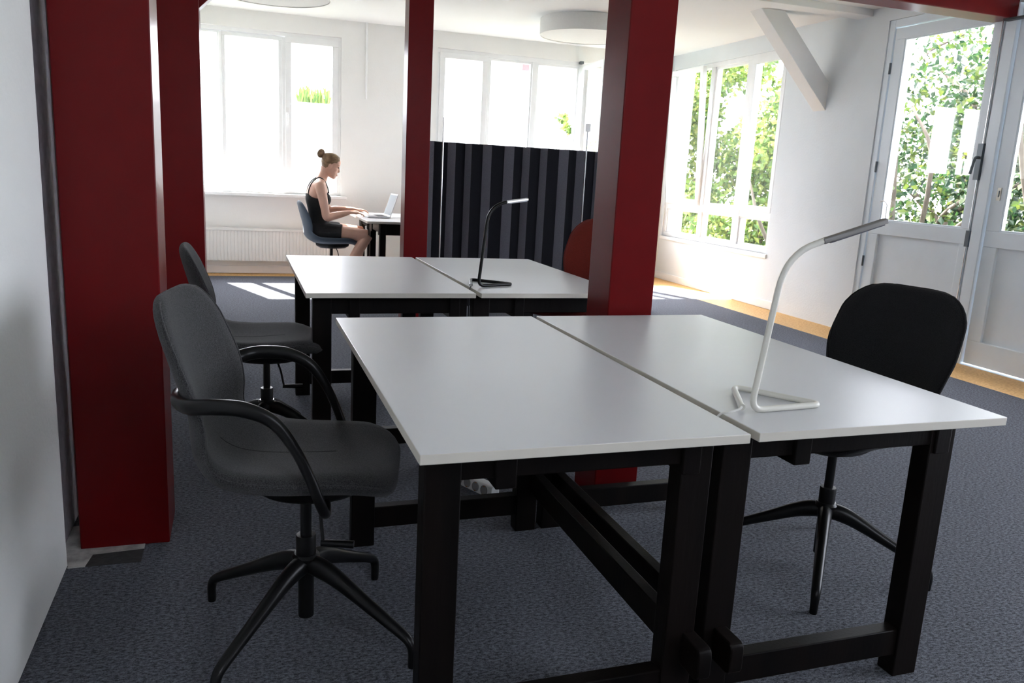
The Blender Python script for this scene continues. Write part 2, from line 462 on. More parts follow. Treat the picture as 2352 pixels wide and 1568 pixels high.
hb = MB().box(3.585, 3.625, 7.955, 8.02, 2.545, 2.575).build('hinge', 'steel_dark', w, smooth=0)
# window 3 (right wall)
w = struct(thing('window_3', (0, 0, 0)), 'window with lower lights on the right wall looking into trees', 'window')
f = MB(); ring_bar(f, 0, 4.87, 4.97, *W3[:2], W3[2], W3[3], .05)
f.box(4.87, 4.97, 7.06, 7.14, .60, 2.53); f.box(4.87, 4.97, 6.30, 6.42, .60, 2.53)
f.box(4.874, 4.966, W3[0] + .04, W3[1] - .04, .90, .985)
f.build('window_frame', 'paint', w, smooth=0, bevel=.003)
s1 = sash(w, 0, 0, 7.13, 7.89, 0, 1.575, .06)
s1.location = (4.845, 0, .97); s1.rotation_euler = (0, radians(-3.5), 0)
sash(w, 0, 4.885, 6.41, 7.07, .975, 2.54, .035)
sash(w, 0, 4.865, 5.75, 6.33, .965, 2.545, .06)
for a0, a1 in ((7.13, 7.89), (6.41, 7.07), (5.75, 6.31)):
    sash(w, 0, 4.885, a0, a1, .59, .91, .03)
MB().box(4.835, 4.90, 5.70, 7.95, .505, .55).build('window_sill', 'paint', w, smooth=0, bevel=.008)
w4 = struct(thing('window_fill_rear', (0, 0, 0)), 'fill-light window added in the wall behind the viewer', 'window')  # unseen, added to light the left wall and desk edges from behind
f = MB(); ring_bar(f, 1, YF - .13, YF - .03, *W4[:2], W4[2], W4[3], .05)
for a in (1.12,): f.box(a, a + .06, YF - .13, YF - .03, 1.65, 2.63)
f.build('window_frame', 'paint', w4, smooth=0, bevel=.003)
MB().box(.34, 1.96, YF - .083, YF - .077, 1.64, 2.64).build('pane', 'glass', w4, smooth=0)

w5 = struct(thing('window_fill_side', (0, 0, 0)), 'fill-light window added on the right wall beyond the right edge of the photo', 'window')  # unseen, added so that side light reaches the left wall
f = MB(); ring_bar(f, 0, 4.87, 4.97, *W5[:2], W5[2], W5[3], .05)
for a in (-1.16, -.20): f.box(4.87, 4.97, a, a + .06, W5[2] + .05, W5[3] - .05)
f.build('window_frame', 'paint', w5, smooth=0, bevel=.003)
MB().box(4.915, 4.921, -2.06, .76, W5[2] + .04, W5[3] - .04).build('pane', 'glass', w5, smooth=0)
# doors on the right wall
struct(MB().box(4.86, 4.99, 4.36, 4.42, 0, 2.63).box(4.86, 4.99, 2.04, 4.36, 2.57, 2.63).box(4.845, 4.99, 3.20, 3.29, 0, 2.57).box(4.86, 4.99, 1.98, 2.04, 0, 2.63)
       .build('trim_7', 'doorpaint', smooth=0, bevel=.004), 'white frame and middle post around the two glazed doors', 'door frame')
def door(name, y0, y1, label, gl0, gl1):
    d = struct(thing(name, (0, 0, 0)), label, 'door')
    x0, x1 = 4.868, 4.918
    f = MB()
    f.box(x0, x1, y0, y1, .012, .19); f.box(x0, x1, y0, y1, .885, 1.0); f.box(x0, x1, y0, y1, 2.47, 2.56)
    for a, b2 in ((y0, gl0), (gl1, y1)):
        f.box(x0, x1, a, b2, .19, .885); f.box(x0, x1, a, b2, 1.0, 2.47)
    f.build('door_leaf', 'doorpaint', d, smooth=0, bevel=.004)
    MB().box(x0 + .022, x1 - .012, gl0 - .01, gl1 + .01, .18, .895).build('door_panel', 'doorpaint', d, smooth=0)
    MB().box(x0 + .022, x0 + .028, gl0 - .008, gl1 + .008, .992, 2.478).build('pane', 'glass', d, smooth=0)
    bd = MB(); ring_bar(bd, 0, x0 + .005, x0 + .02, gl0 - .002, gl1 + .002, .998, 2.472, .014)
    bd.build('glazing_bead', 'doorpaint', d, smooth=0)
    return d
d1 = door('door_1', 3.298, 4.352, 'white glazed door beside the white wall, left of the two', 3.40, 4.24)
d2 = door('door_2', 2.048, 3.192, 'white glazed door at the right edge, cut by the frame', 2.2, 3.075)
r = MB(); r.tube([(4.862, 3.325, .03), (4.862, 3.325, 2.54)], .008, 8); r.build('bolt_rod', 'chrome', d1)
r = MB(); r.box(4.835, 4.868, 3.30, 3.345, 1.36, 1.62); r.tube(fillet([(4.85, 3.322, 1.52), (4.80, 3.322, 1.52), (4.79, 3.335, 1.40)], .015), .010, 8); r.build('door_handle', 'steel_dark', d1)
r = MB(); r.box(4.85, 4.868, 3.305, 3.34, .87, .99); r.build('rod_guide', 'steel_dark', d1)
r = MB()
for z in (.6, 1.4, 2.2): r.tube([(4.862, 4.358, z), (4.862, 4.358, z + .09)], .009, 8)
r.build('hinge', 'steel_dark', d1)
r = MB(); r.tube(catmull([(4.855, 4.16, 1.0), (4.85, 4.155, 1.10), (4.85, 4.16, 1.14), (4.85, 4.20, 1.165), (4.85, 4.235, 1.16)], 6), .006, 8); r.build('window_stay', 'plastic_w', d1)
r = MB(); r.box(4.862, 4.868, 3.112, 3.142, 1.22, 1.31); r.build('lock_plate', 'key_brass', d2)
r = MB(); r.box(4.858, 4.864, 3.122, 3.13, 1.245, 1.29); r.build('keyhole', 'steel_dark', d2)
# cable hanging from the beam end
c = MB(); c.tube(catmull([(4.80, 3.16, 2.462), (4.80, 3.10, 2.45), (4.80, 3.07, 2.40), (4.80, 3.02, 2.26), (4.80, 2.94, 2.10), (4.80, 2.86, 1.98)], 6), .006, 8)
c.box(4.78, 4.83, 3.10, 3.26, 2.448, 2.462)
tag(c.build('cable', 'cord_b'), 'black cable drooping from the end of the red ceiling beam', 'cable')
# radiator
rd = thing('radiator', (0, 0, 0), 0, 'white ribbed radiator low under the left back window', 'radiator')
mb = MB(); pts = []
x = -.74; k = 0
while x < .70:
    pts += [(x, 7.885), (x + .012, 7.878), (x + .026, 7.878), (x + .036, 7.885)]; x += .036
poly = pts + [(.70, 7.95), (-.74, 7.95)]
mb.prism(poly, 2, .15, .48); mb.build('front_panel', 'rad', rd, smooth=30)
MB().box(-.745, .705, 7.872, 7.965, .475, .50).build('top_grille', 'rad', rd, smooth=0, bevel=.004)
for bx in (-.6, .5): MB().box(bx, bx + .03, 7.94, 7.983, .2, .45).build('wall_bracket', 'rad', rd, smooth=0)
vb = MB(); vb.tube([(.70, 7.92, .19), (.735, 7.92, .19), (.735, 7.92, .0)], .009, 10); vb.build('pipe', 'rad', rd)
# heating pipe on wall between windows
p = MB().tube([(1.06, 7.987, 2.75), (1.06, 7.987, 1.95)], .012, 8).build('pipe', 'paint')
tag(p, 'thin white pipe running down the wall right of the left back window', 'pipe')

# ------------------------------------------------------------------ desks
def desk(name, loc, rz, Wd, legs_x, rails_x, beam_x, label, group):
    """origin at near-left top corner of the plan, x along the short side"""
    L = 1.3225
    t = thing(name, loc, rz, label, 'desk', group)
    m = MB()
    m.add([(0, 0, .72), (Wd, 0, .72), (Wd, L, .72), (0, L, .72), (0, 0, .74), (Wd, 0, .74), (Wd, L, .74), (0, L, .74)],
          [(0, 3, 2, 1), (4, 5, 6, 7)])
    m.cur = 1
    m.f += [(0, 1, 5, 4), (1, 2, 6, 5), (2, 3, 7, 6), (3, 0, 4, 7)]; m.mi += [1] * 4
    m.build('tabletop', ['lam', 'edge'], t, smooth=40, bevel=.0015)
    for lx in legs_x:
        for y0, y1 in ((.12, .175), (1.155, 1.21)):
            MB().box(lx, lx + .075, y0, y1, 0, .72).build('leg', 'wood', t, bevel=.003)
    a, bb = legs_x[0] + .075, legs_x[1]
    for y0, y1 in ((.123, .172), (1.158, 1.207)):
        MB().box(a - .002, bb + .002, y0, y1, .635, .719).build('top_rail', 'wood', t, bevel=.003)
        MB().box(a - .002, bb + .002, y0 + .004, y1 - .004, .06, .132).build('stretcher', 'wood', t, bevel=.003)
    for rx in rails_x:
        MB().prism([(.112, .66), (.112, .614), (1.218, .614), (1.218, .66), (1.218, .716), (.112, .716)], 0, rx, rx + .045).build('long_rail', 'wood', t, bevel=.003)
    pr = []
    for s_, y in ((1, .045), (-1, 1.285)):
        pr += [(y, .162), (y + .004 * s_, .15), (y + .014 * s_, .146), (y + .014 * s_, .224), (y + .004 * s_, .220), (y, .208)][:]
    poly = [(.059, .146), (.049, .151), (.045, .162), (.045, .208), (.049, .219), (.059, .224),
            (1.271, .224), (1.281, .219), (1.285, .208), (1.285, .162), (1.281, .151), (1.271, .146)]
    MB().prism(poly, 0, beam_x, beam_x + .034).build('long_beam', 'wood', t, bevel=.003)
    return t
GD = 'white-topped desks on black wooden trestle frames'
LW = (.037, .607); LR = (.18, .603); LB = .651
RW = (.001, .592); RR = (.187, .601); RB = .028
desk('desk', (0, 0, 0), 0, .6844, LW, LR, LB, 'front left white desk, in front of the chair with armrests', GD)
desk('desk', (.7083, .003, 0), .003, .6766, RW, RR, RB, 'front right white desk with the cream lamp on it', GD)
desk('desk', (-.0563, 1.8404, 0), .002, .6844, LW, LR, LB, 'rear left white desk with nothing on it, beside the armless charcoal chair', GD)
desk('desk', (.651, 1.842, 0), .002, .6766, RW, RR, RB, 'rear right white desk with the black lamp on it', GD)
desk('desk', (.800, 6.724, 0), -pi / 2, .6844, LW, LR, LB, 'white desk far back with the open laptop, nearer of the two by the woman', GD)
desk('desk', (.800, 7.424, 0), -pi / 2, .6766, RW, RR, RB, 'far white desk closest to the back wall, pushed against the laptop desk', GD)

# ------------------------------------------------------------------ swivel chairs
def chair(name, x, y, heading, fabric, label, group, arms=False, dz=0.0, base_rot=0.0, bk=1.0, lever=True):
    t = thing(name, (x, y, 0), heading, label, 'chair', group)
    #      u     z     half-width  curl
    #      u     z     half-width  curl  thickness
    K = [(-.322, .918, .200, .026, .032), (-.312, .872, .212, .032, .036), (-.293, .795, .222, .042, .036), (-.268, .705, .228, .052, .036), (-.254, .640, .214, .054, .036),
         (-.250, .592, .200, .050, .038), (-.240, .548, .212, .048, .042), (-.205, .508, .238, .046, .050), (-.15, .484, .248, .040, .056), (-.06, .476, .246, .034, .060),
         (.05, .480, .240, .028, .062), (.14, .486, .234, .020, .062), (.195, .480, .228, .010, .058), (.232, .458, .220, .002, .052)]
    K = [(-.25 + (u + .25) * bk if z > .60 else u, .5 + (z - .5) * bk if z > .5 else z, w_, c_, t_) for u, z, w_, c_, t_ in K]
    P = catmull([(a, 0, z + dz) for a, z, _, _, _ in K], 5)
    Wc = catmull([(w_, c_, t_) for _, _, w_, c_, t_ in K], 5)
    n = len(P)
    arc = [0]
    for i in range(1, n): arc.append(arc[-1] + (P[i] - P[i - 1]).length)
    tot = arc[-1]
    # extra rows at both ends so the corners come out round
    ds = [0, .003, .008, .016, .028, .044, .064, .09] + [.09 + (tot - .18) * i / 40 for i in range(1, 40)] + [tot - q for q in (.09, .064, .044, .028, .016, .008, .003, 0)]
    def at(d):
        for i in range(1, n):
            if d <= arc[i] + 1e-9:
                f = (d - arc[i - 1]) / (arc[i] - arc[i - 1])
                return P[i - 1].lerp(P[i], f), Wc[i - 1].lerp(Wc[i], f), (P[i] - P[i - 1]).normalized()
        return P[-1], Wc[-1], (P[-1] - P[-2]).normalized()
    T = .036
    NT = 11
    rings = []; front = {}
    def surf(d, tt, off):
        p, wc, tg = at(d)
        p2, _, tg2 = at(min(tot, d + .02)); p0, _, tg0 = at(max(0, d - .02))
        tg = (tg2 + tg0 + tg).normalized()
        nn = V((-tg.z, 0, tg.x))              # towards the sitter
        if nn.x < 0 and nn.z < 0: nn = -nn
        Rt, Rf = .12, .11
        wdt = wc.x
        if d < Rt: wdt = wc.x - Rt + sqrt(max(0, Rt * Rt - (Rt - d) ** 2))
        e = tot - d
        if e < Rf: wdt = wc.x - Rf + sqrt(max(0, Rf * Rf - (Rf - e) ** 2))
        v = tt * wdt
        return p + V((0, v, 0)) + nn * (wc.y * (v / wc.x) ** 2 + off)
    for d in ds:
        e = min(d, tot - d)
        er = .024
        endf = sqrt(max(0.0, 1 - (1 - min(1, e / er)) ** 2)) if e < er else 1
        T = at(d)[1].z
        ring = []
        for side in (1, -1):
            for k in range(NT):
                tt = -cos(pi * k / (NT - 1)) * side if False else (-1 + 2 * k / (NT - 1)) * side
                tt = math.copysign(1 - (1 - abs(tt)) ** 1.6, tt)
                h = T / 2 * sqrt(max(0, 1 - abs(tt) ** 7)) * (.15 + .85 * endf)
                if abs(tt) > .999: h = .0012
                ring.append(surf(d, tt, side * h))
        rings.append(ring)
    MB().rings(rings).build('seat_shell', fabric, t, smooth=180)
    # piping round the rim
    pp = [surf(d, .985, .004) for d in ds[3:-3]] + [surf(tot - .002, q, .004) for q in (.6, .2, -.2, -.6)] + [surf(d, -.985, .004) for d in ds[3:-3][::-1]] + [surf(.002, q, .004) for q in (-.6, -.2, .2, .6)]
    MB().tube(pp, .0035, 6, closed=True).build('piping', fabric, t, smooth=180)
    # lengthwise seam down the middle of the seat
    sm = []
    for k in range(30):
        d = .40 + (tot - .40 - .16) * k / 29
        sm.append(surf(d, .02 * sin(k / 29 * pi), at(d)[1].z / 2 * (1 - .02) - .0006))
    MB().tube(sm, .0024, 6).build('seam', 'seam', t, smooth=180)
    zt = .440 + dz
    m = MB(); m.rings([[( .01 + a * cos(q) * 1.25, a * sin(q), z) for q in [2 * pi * k / 24 for k in range(24)]] for a, z in ((.06, zt - .035), (.10, zt - .03), (.125, zt - .01), (.13, zt + .012))])
    m.build('mechanism', 'blkplas', t)
    lv = MB()
    if lever: lv.tube(fillet([(.04, -.05, zt - .03), (.05, -.10, zt - .06), (.06, -.13, zt - .115)], .02), .0045, 8)
    if lever: lv.tube([(.055, -.13, zt - .118), (.135, -.135, zt - .12)], [.008, .010], 10)
    if lever: lv.build('height_lever', 'blkplas', t)
    MB().lathe([(.0145, .25), (.0145, zt - .03)], 16).build('piston', 'blk', t)
    MB().lathe([(.0255, .205), (.026, .278), (.0245, .283), (.016, .284)], 24).build('collar', 'blkplas', t)
    MB().lathe([(.016, .048), (.0205, .052), (.021, .21), (.034, .214), (.036, .224), (.030, .232), (.0, .233)], 24).build('hub', 'blk', t)
    for k in range(4):
        a = base_rot - heading + pi / 4 + k * pi / 2
        c_, s_ = cos(a), sin(a)
        prof = [(.012, .203, .024, .027), (.05, .198, .022, .028), (.10, .180, .0195, .024), (.17, .146, .0175, .019), (.25, .107, .0158, .0155), (.305, .079, .0145, .0135), (.324, .062, .0135, .0125), (.330, .040, .0125, .0122), (.330, .016, .0120, .0120)]
        pts = catmull([(r_ * c_, r_ * s_, z) for r_, z, _, _ in prof], 4)
        rr = catmull([(w_, h_, 0) for _, _, w_, h_ in prof], 4)
        lg = MB().tube(pts, [q.x for q in rr], 12, ry=[q.y for q in rr], up=(0, 0, 1)).build('leg', 'blk', t, smooth=60)
        MB().lathe([(.0, .0), (.0105, .0), (.0115, .004), (.0115, .020), (.0, .021)], 14, (.33 * c_, .33 * s_, 0)).build('glide', 'blkplas', lg)
    if arms:
        for s in (-1, 1):
            pts = catmull([(u_, v_ * s, z_ + dz) for u_, v_, z_ in ((.07, .165, .440), (.078, .232, .443), (.072, .262, .475), (.048, .270, .545), (.015, .272, .615), (-.03, .272, .675), (-.09, .272, .702), (-.15, .270, .706),
                                   (-.185, .263, .703), (-.212, .247, .698), (-.236, .216, .693), (-.258, .178, .690), (-.272, .14, .689), (-.281, .10, .688))], 6)
            rr = [.0125] * len(pts)
            for i in range(len(pts)):
                f = i / (len(pts) - 1)
                rr[i] = .0125 + .006 * max(0, min(1, (f - .30) * 6)) * max(0, min(1, (.95 - f) * 10))
            MB().tube(pts, rr, 14, ry=[max(.011, q * .8) for q in rr]).build('armrest', 'blk', t, smooth=60)
    return t
GC = 'upholstered swivel chairs at the desks'
chair('swivel_chair', -.143, .691, radians(-12.6), 'fab', 'charcoal swivel chair with black armrests, nearest the camera on the left', GC, arms=True, base_rot=0.045)
chair('swivel_chair', -.195, 2.15, radians(2), 'fab', 'armless charcoal swivel chair at the left rear desk, behind the one with armrests', GC, dz=0, base_rot=.3, bk=.93)
chair('swivel_chair', 1.52, .69, radians(194), 'fabblack', 'black swivel chair at the front right desk, facing the desk', GC, dz=.015, base_rot=.07, lever=False)
chair('swivel_chair', 1.34, 2.45, radians(215), 'fabred', 'rust red swivel chair partly hidden behind the central red post', GC, dz=.1, base_rot=.5)
chair('swivel_chair', .555, 6.70, radians(0), 'fabblue', 'slate blue swivel chair the woman is sitting on', GC, dz=.02, base_rot=.3, bk=.84)

# ------------------------------------------------------------------ desk lamps
def lamp(name, A, B, Cc, D, arm, head, colour, headm, label):
    z0 = .7475
    t = thing(name, (D[0], D[1], .74), 0, label, 'lamp', 'bent tube desk lamps')
    o = V((D[0], D[1], .74))
    path = [V((*A, z0)), V((*B, z0)), V((*Cc, z0)), V((*D, z0))] + [V(p) for p in arm]
    path = fillet([p - o for p in path], [0, .02, .014, .03, .14, .01, 0][:len(path)], 8)
    MB().tube(path, .0072, 12).build('tube_stand', colour, t, smooth=60)
    a, b = V(arm[-1]) - o, V(head) - o
    hd = MB().bar(a - (b - a).normalized() * .004, b, .017, .012).build('lamp_head', headm, t, bevel=.003)
    dn = V((0, 0, -1)); ax = (b - a).normalized(); dn = (dn - ax * dn.dot(ax)).normalized()
    MB().bar(a.lerp(b, .08) + dn * .0065, a.lerp(b, .94) + dn * .0065, .012, .003).build('light_strip', 'led', hd)
    e = V((*A, z0)) - o; dr = (e - (V((*B, z0)) - o)).normalized()
    MB().tube([e - dr * .004, e + dr * .012], .0078, 12).build('end_cap', 'chrome' if colour != 'lampwhite' else 'lampwhite', t)
    return t
lamp('desk_lamp', (.772, .166), (.852, .318), (.975, .146), (.772, .130), [(.8215, .137, 1.0945), (.915, .138, 1.1235)], (1.080, .140, 1.173), 'lampwhite', 'alu',
     'cream white bent tube lamp on the front right desk')
lamp('desk_lamp', (.662, 2.045), (.705, 2.21), (.862, 2.068), (.684, 2.008), [(.7195, 2.013, 1.088), (.803, 2.03, 1.110)], (.912, 2.07, 1.124), 'blk', 'aluw',
     'black bent tube lamp on the rear right desk')
c = MB().tube(catmull([(.768, .158, .7475), (.750, .140, .7485), (.725, .135, .745), (.702, .145, .735), (.696, .15, .70), (.697, .16, .55), (.70, .2, .25)], 6), .0028, 8).build('lamp_cord', 'cord_w')
tag(c, 'thin white cord from the cream lamp into the gap between the front desks', 'cable')
c = MB().tube(catmull([(.658, 2.034, .7475), (.652, 2.012, .7475), (.645, 1.99, .745), (.640, 1.985, .735), (.637, 1.98, .70), (.636, 1.98, .5), (.63, 2.0, .02)], 6), .0028, 8).build('lamp_cord', 'cord_b')
tag(c, 'thin black cord from the black lamp down between the rear desks', 'cable')

# ------------------------------------------------------------------ power strip
ps = thing('power_strip', (.578, 1.560, 0), math.atan2(-.215, .10), 'white socket strip lying on the carpet under the front desks', 'power strip')
prof = [(-.026, .0), (.022, .0), (.022, .045), (.0, .052), (-.020, .048)]
MB().prism(prof, 0, -.115, .115).build('housing', 'plastic_w', ps, bevel=.004)
nrm = V((0, -.048, .006)).cross(V((1, 0, 0)))
for k in range(4):
    xx = -.075 + k * .05
    ct = V((xx, -.0235, .024)); nn = V((0, -.99, .12)).normalized(); ux = V((1, 0, 0)); uy = nn.cross(ux)
    rg = [[ct + nn * o_ + ux * r_ * cos(q) + uy * r_ * sin(q) for q in [2 * pi * i / 20 for i in range(20)]] for r_, o_ in ((.0195, -.002), (.0195, .0022), (.0185, .0025), (.0180, .0012), (.0, .0012))]
    s = MB().rings(rg).build('socket', 'socket', ps, smooth=50)
    for sg in (-1, 1): MB().bar(ct + uy * .016 * sg + nn * .002 - ux * .004, ct + uy * .016 * sg + nn * .002 + ux * .004, .003, .003).build('contact', 'brass', s)
cw = MB().tube(catmull([(-.113, 0, .02), (-.15, .005, .012), (-.22, .05, .006), (-.3, .02, .006), (-.42, .10, .006)], 6), .004, 8).build('cord', 'cord_w', ps)

# ------------------------------------------------------------------ felt screen
fs = thing('acoustic_screen', (0, 0, 0), 0, 'black and grey pleated felt screen standing before the wide back window', 'screen')
y0 = 5.60
mb = MB()
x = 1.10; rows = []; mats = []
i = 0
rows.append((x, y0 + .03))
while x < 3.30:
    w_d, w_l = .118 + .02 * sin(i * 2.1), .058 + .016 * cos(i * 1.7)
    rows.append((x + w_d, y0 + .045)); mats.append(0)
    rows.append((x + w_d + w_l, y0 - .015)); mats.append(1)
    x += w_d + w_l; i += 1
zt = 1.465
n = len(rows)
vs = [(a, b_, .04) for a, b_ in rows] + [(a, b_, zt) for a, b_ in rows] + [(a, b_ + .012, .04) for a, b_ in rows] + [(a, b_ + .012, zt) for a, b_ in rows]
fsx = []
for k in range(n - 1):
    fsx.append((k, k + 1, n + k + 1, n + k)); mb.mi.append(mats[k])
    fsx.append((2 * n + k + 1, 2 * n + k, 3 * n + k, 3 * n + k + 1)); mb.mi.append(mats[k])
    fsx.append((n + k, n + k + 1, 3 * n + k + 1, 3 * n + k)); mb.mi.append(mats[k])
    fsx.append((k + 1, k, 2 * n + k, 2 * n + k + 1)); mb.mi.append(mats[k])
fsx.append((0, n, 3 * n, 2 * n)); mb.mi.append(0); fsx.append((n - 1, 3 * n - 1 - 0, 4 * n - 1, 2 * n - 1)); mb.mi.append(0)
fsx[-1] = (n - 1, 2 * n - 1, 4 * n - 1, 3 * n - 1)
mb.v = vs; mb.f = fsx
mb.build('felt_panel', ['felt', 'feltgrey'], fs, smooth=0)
for px_, zt_ in ((1.36, 1.665), (2.688, 1.68)):
    pl = MB().tube([(px_, 5.55, .012), (px_, 5.55, zt_)], .0075, 8).build('pole', 'chrome', fs)
    MB().lathe([(.0, 0), (.10, 0), (.10, .008), (.0, .012)], 24, (px_, 5.55, 0)).build('foot_plate', 'blk', pl)
MB().box(2.665, 2.711, 5.535, 5.565, 1.63, 1.70).build('clamp', 'plastic_w', fs, bevel=.004)

# ------------------------------------------------------------------ ceiling lamps
def drum(x, y, label):
    t = thing('ceiling_lamp', (x, y, ZC), 0, label, 'lamp', 'round white drum ceiling lamps')
    MB().lathe([(.44, 0), (.47, -.001), (.47, -.155), (.463, -.155), (.463, -.01), (.44, -.008)], 64).build('drum_shade', 'shade', t, smooth=50)
    MB().lathe([(.0, -.142), (.462, -.142), (.462, -.148), (.0, -.148)], 64).build('diffuser', 'shade', t, smooth=50)
drum(3.02, 6.50, 'round white drum lamp on the ceiling left of the central red post')
drum(.02, 6.26, 'round white drum ceiling lamp cut off at the top edge above the left window')

# ------------------------------------------------------------------ laptop
lp = thing('laptop', (.975, 6.66, .74), radians(2), 'open silver laptop on the far desk in front of the woman', 'laptop')
MB().box(-.105, .115, -.16, .16, .004, .018).build('base', 'lapbody', lp, bevel=.003)
kb = MB()
for r_ in range(5):
    for q in range(12):
        kb.box(-.005 + r_ * .019, .0105 + r_ * .019, -.138 + q * .023, -.119 + q * .023, .0178, .0195)
kb.build('keyboard', 'keys', lp, smooth=0)
MB().box(-.085, -.025, -.05, .05, .0178, .0186).build('touchpad', 'lapbody', lp, smooth=0)
a, b_ = V((.112, 0, .016)), V((.185, 0, .232))
sc_ = MB().bar(a, b_, .32, .008, up=(1, 0, -.2)).build('screen_lid', 'lapbody', lp, bevel=.002)
nrm = (b_ - a).normalized(); nv = V((-nrm.z, 0, nrm.x))
MB().bar(a.lerp(b_, .06) + nv * .0045, a.lerp(b_, .95) + nv * .0045, .298, .001, up=(1, 0, -.2)).build('display', 'screen', sc_)

# ------------------------------------------------------------------ woman
def remeshed(mb, name, m, parent, voxel=.0045, smooth_it=6):
    o = mb.build(name, m, parent, smooth=180)
    r_ = o.modifiers.new('r', 'REMESH'); r_.mode = 'VOXEL'; r_.voxel_size = voxel; r_.use_smooth_shade = True
    s_ = o.modifiers.new('s', 'SMOOTH'); s_.factor = .5; s_.iterations = smooth_it
    dg = bpy.context.evaluated_depsgraph_get(); dg.update()
    me = bpy.data.meshes.new_from_object(o.evaluated_get(dg))
    o.modifiers.clear(); old = o.data; o.data = me; me.name = name
    me.polygons.foreach_set('use_smooth', [True] * len(me.polygons))
    return o

W = thing('person', (0, 6.70, 0), 0, 'woman in black top and shorts sitting side-on at the far desk, typing', 'person')
bd = MB()
def limb(mb, pts, seg=16, n=5, ratio=None):
    P = catmull([p[:3] for p in pts], n); R = catmull([(p[3], p[4] if len(p) > 4 else p[3], 0) for p in pts], n)
    mb.tube(P, [q.x for q in R], seg, ry=[q.y for q in R])
TOR = [  # x centre, z, half depth, half width
    (.445, .520, .085, .150), (.440, .560, .105, .172), (.437, .62, .108, .172), (.432, .69, .092, .150), (.428, .76, .084, .132),
    (.422, .83, .092, .138), (.420, .89, .104, .148), (.418, .95, .098, .158), (.422, 1.00, .086, .168), (.430, 1.04, .070, .165), (.440, 1.07, .052, .120), (.452, 1.09, .045, .060)]
def torso_rings(rows, infl=0, seg=28):
    P = catmull([(a, b_, 0) for a, b_, _, _ in rows], 4); R = catmull([(c_, d_, 0) for _, _, c_, d_ in rows], 4)
    rg = []
    for p, q in zip(P, R):
        ring = []
        for k in range(seg):
            an = 2 * pi * k / seg
            e = .86
            cx, sx = cos(an), sin(an)
            ring.append((p.x + (q.x + infl) * math.copysign(abs(cx) ** e, cx), (q.y + infl) * math.copysign(abs(sx) ** e, sx), p.y))
        rg.append(ring)
    return rg
bd.rings(torso_rings(TOR))
for s in (-1, 1): bd.ell((.485, .075 * s, .895), (.050, .062, .058))   # bust
# neck + head (tilted forward)
limb(bd, [(.448, 0, 1.05, .058), (.468, 0, 1.10, .046), (.490, 0, 1.15, .045), (.505, 0, 1.19, .055)])
HC = V((.540, 0, 1.218)); tilt = radians(20)
HR = Matrix.Rotation(tilt, 3, 'Y')
def H(x_, y_, z_): return HC + HR @ V((x_, y_, z_))
HS = [(-.112, .045, .072, .016), (-.104, .012, .083, .032), (-.085, -.025, .086, .047), (-.060, -.048, .086, .056), (-.032, -.066, .086, .062), (0, -.084, .082, .068),
      (.030, -.092, .088, .071), (.060, -.092, .084, .069), (.084, -.078, .066, .058), (.101, -.050, .038, .038), (.108, -.022, .010, .012)]
def head_rings(infl=0, seg=28):
    P = catmull([(a, b_, 0) for a, b_, _, _ in HS], 4); Q = catmull([(c_, d_, 0) for _, _, c_, d_ in HS], 4)
    rg = []
    for p, q in zip(P, Q):
        xc, hd_ = (p.y + q.x) / 2, (q.x - p.y) / 2
        zc = p.x + infl * (p.x / .11)
        rg.append([H(xc + (hd_ + infl) * cos(2 * pi * k / seg), (q.y + infl) * sin(2 * pi * k / seg), zc) for k in range(seg)])
    return rg
bd.rings(head_rings())
bd.tube([H(.080, 0, .014), H(.090, 0, -.010), H(.098, 0, -.028)], [.006, .008, .0095], 10)       # nose bridge
bd.ell(H(.094, 0, -.031), (.011, .013, .009))
bd.ell(H(.083, 0, -.062), (.012, .020, .006)); bd.ell(H(.081, 0, -.073), (.012, .018, .007)); bd.ell(H(.070, 0, -.096), (.016, .018, .013))
for s in (-1, 1):
    bd.ell(H(-.006, .070 * s, -.008), (.018, .008, .031), rot=HR)                               # ears
    bd.ell(H(.074, .030 * s, .022), (.014, .024, .007)); bd.ell(H(.046, .040 * s, -.030), (.030, .018, .026))
    bd.ell((.430, .163 * s, 1.022), (.050, .052, .052))
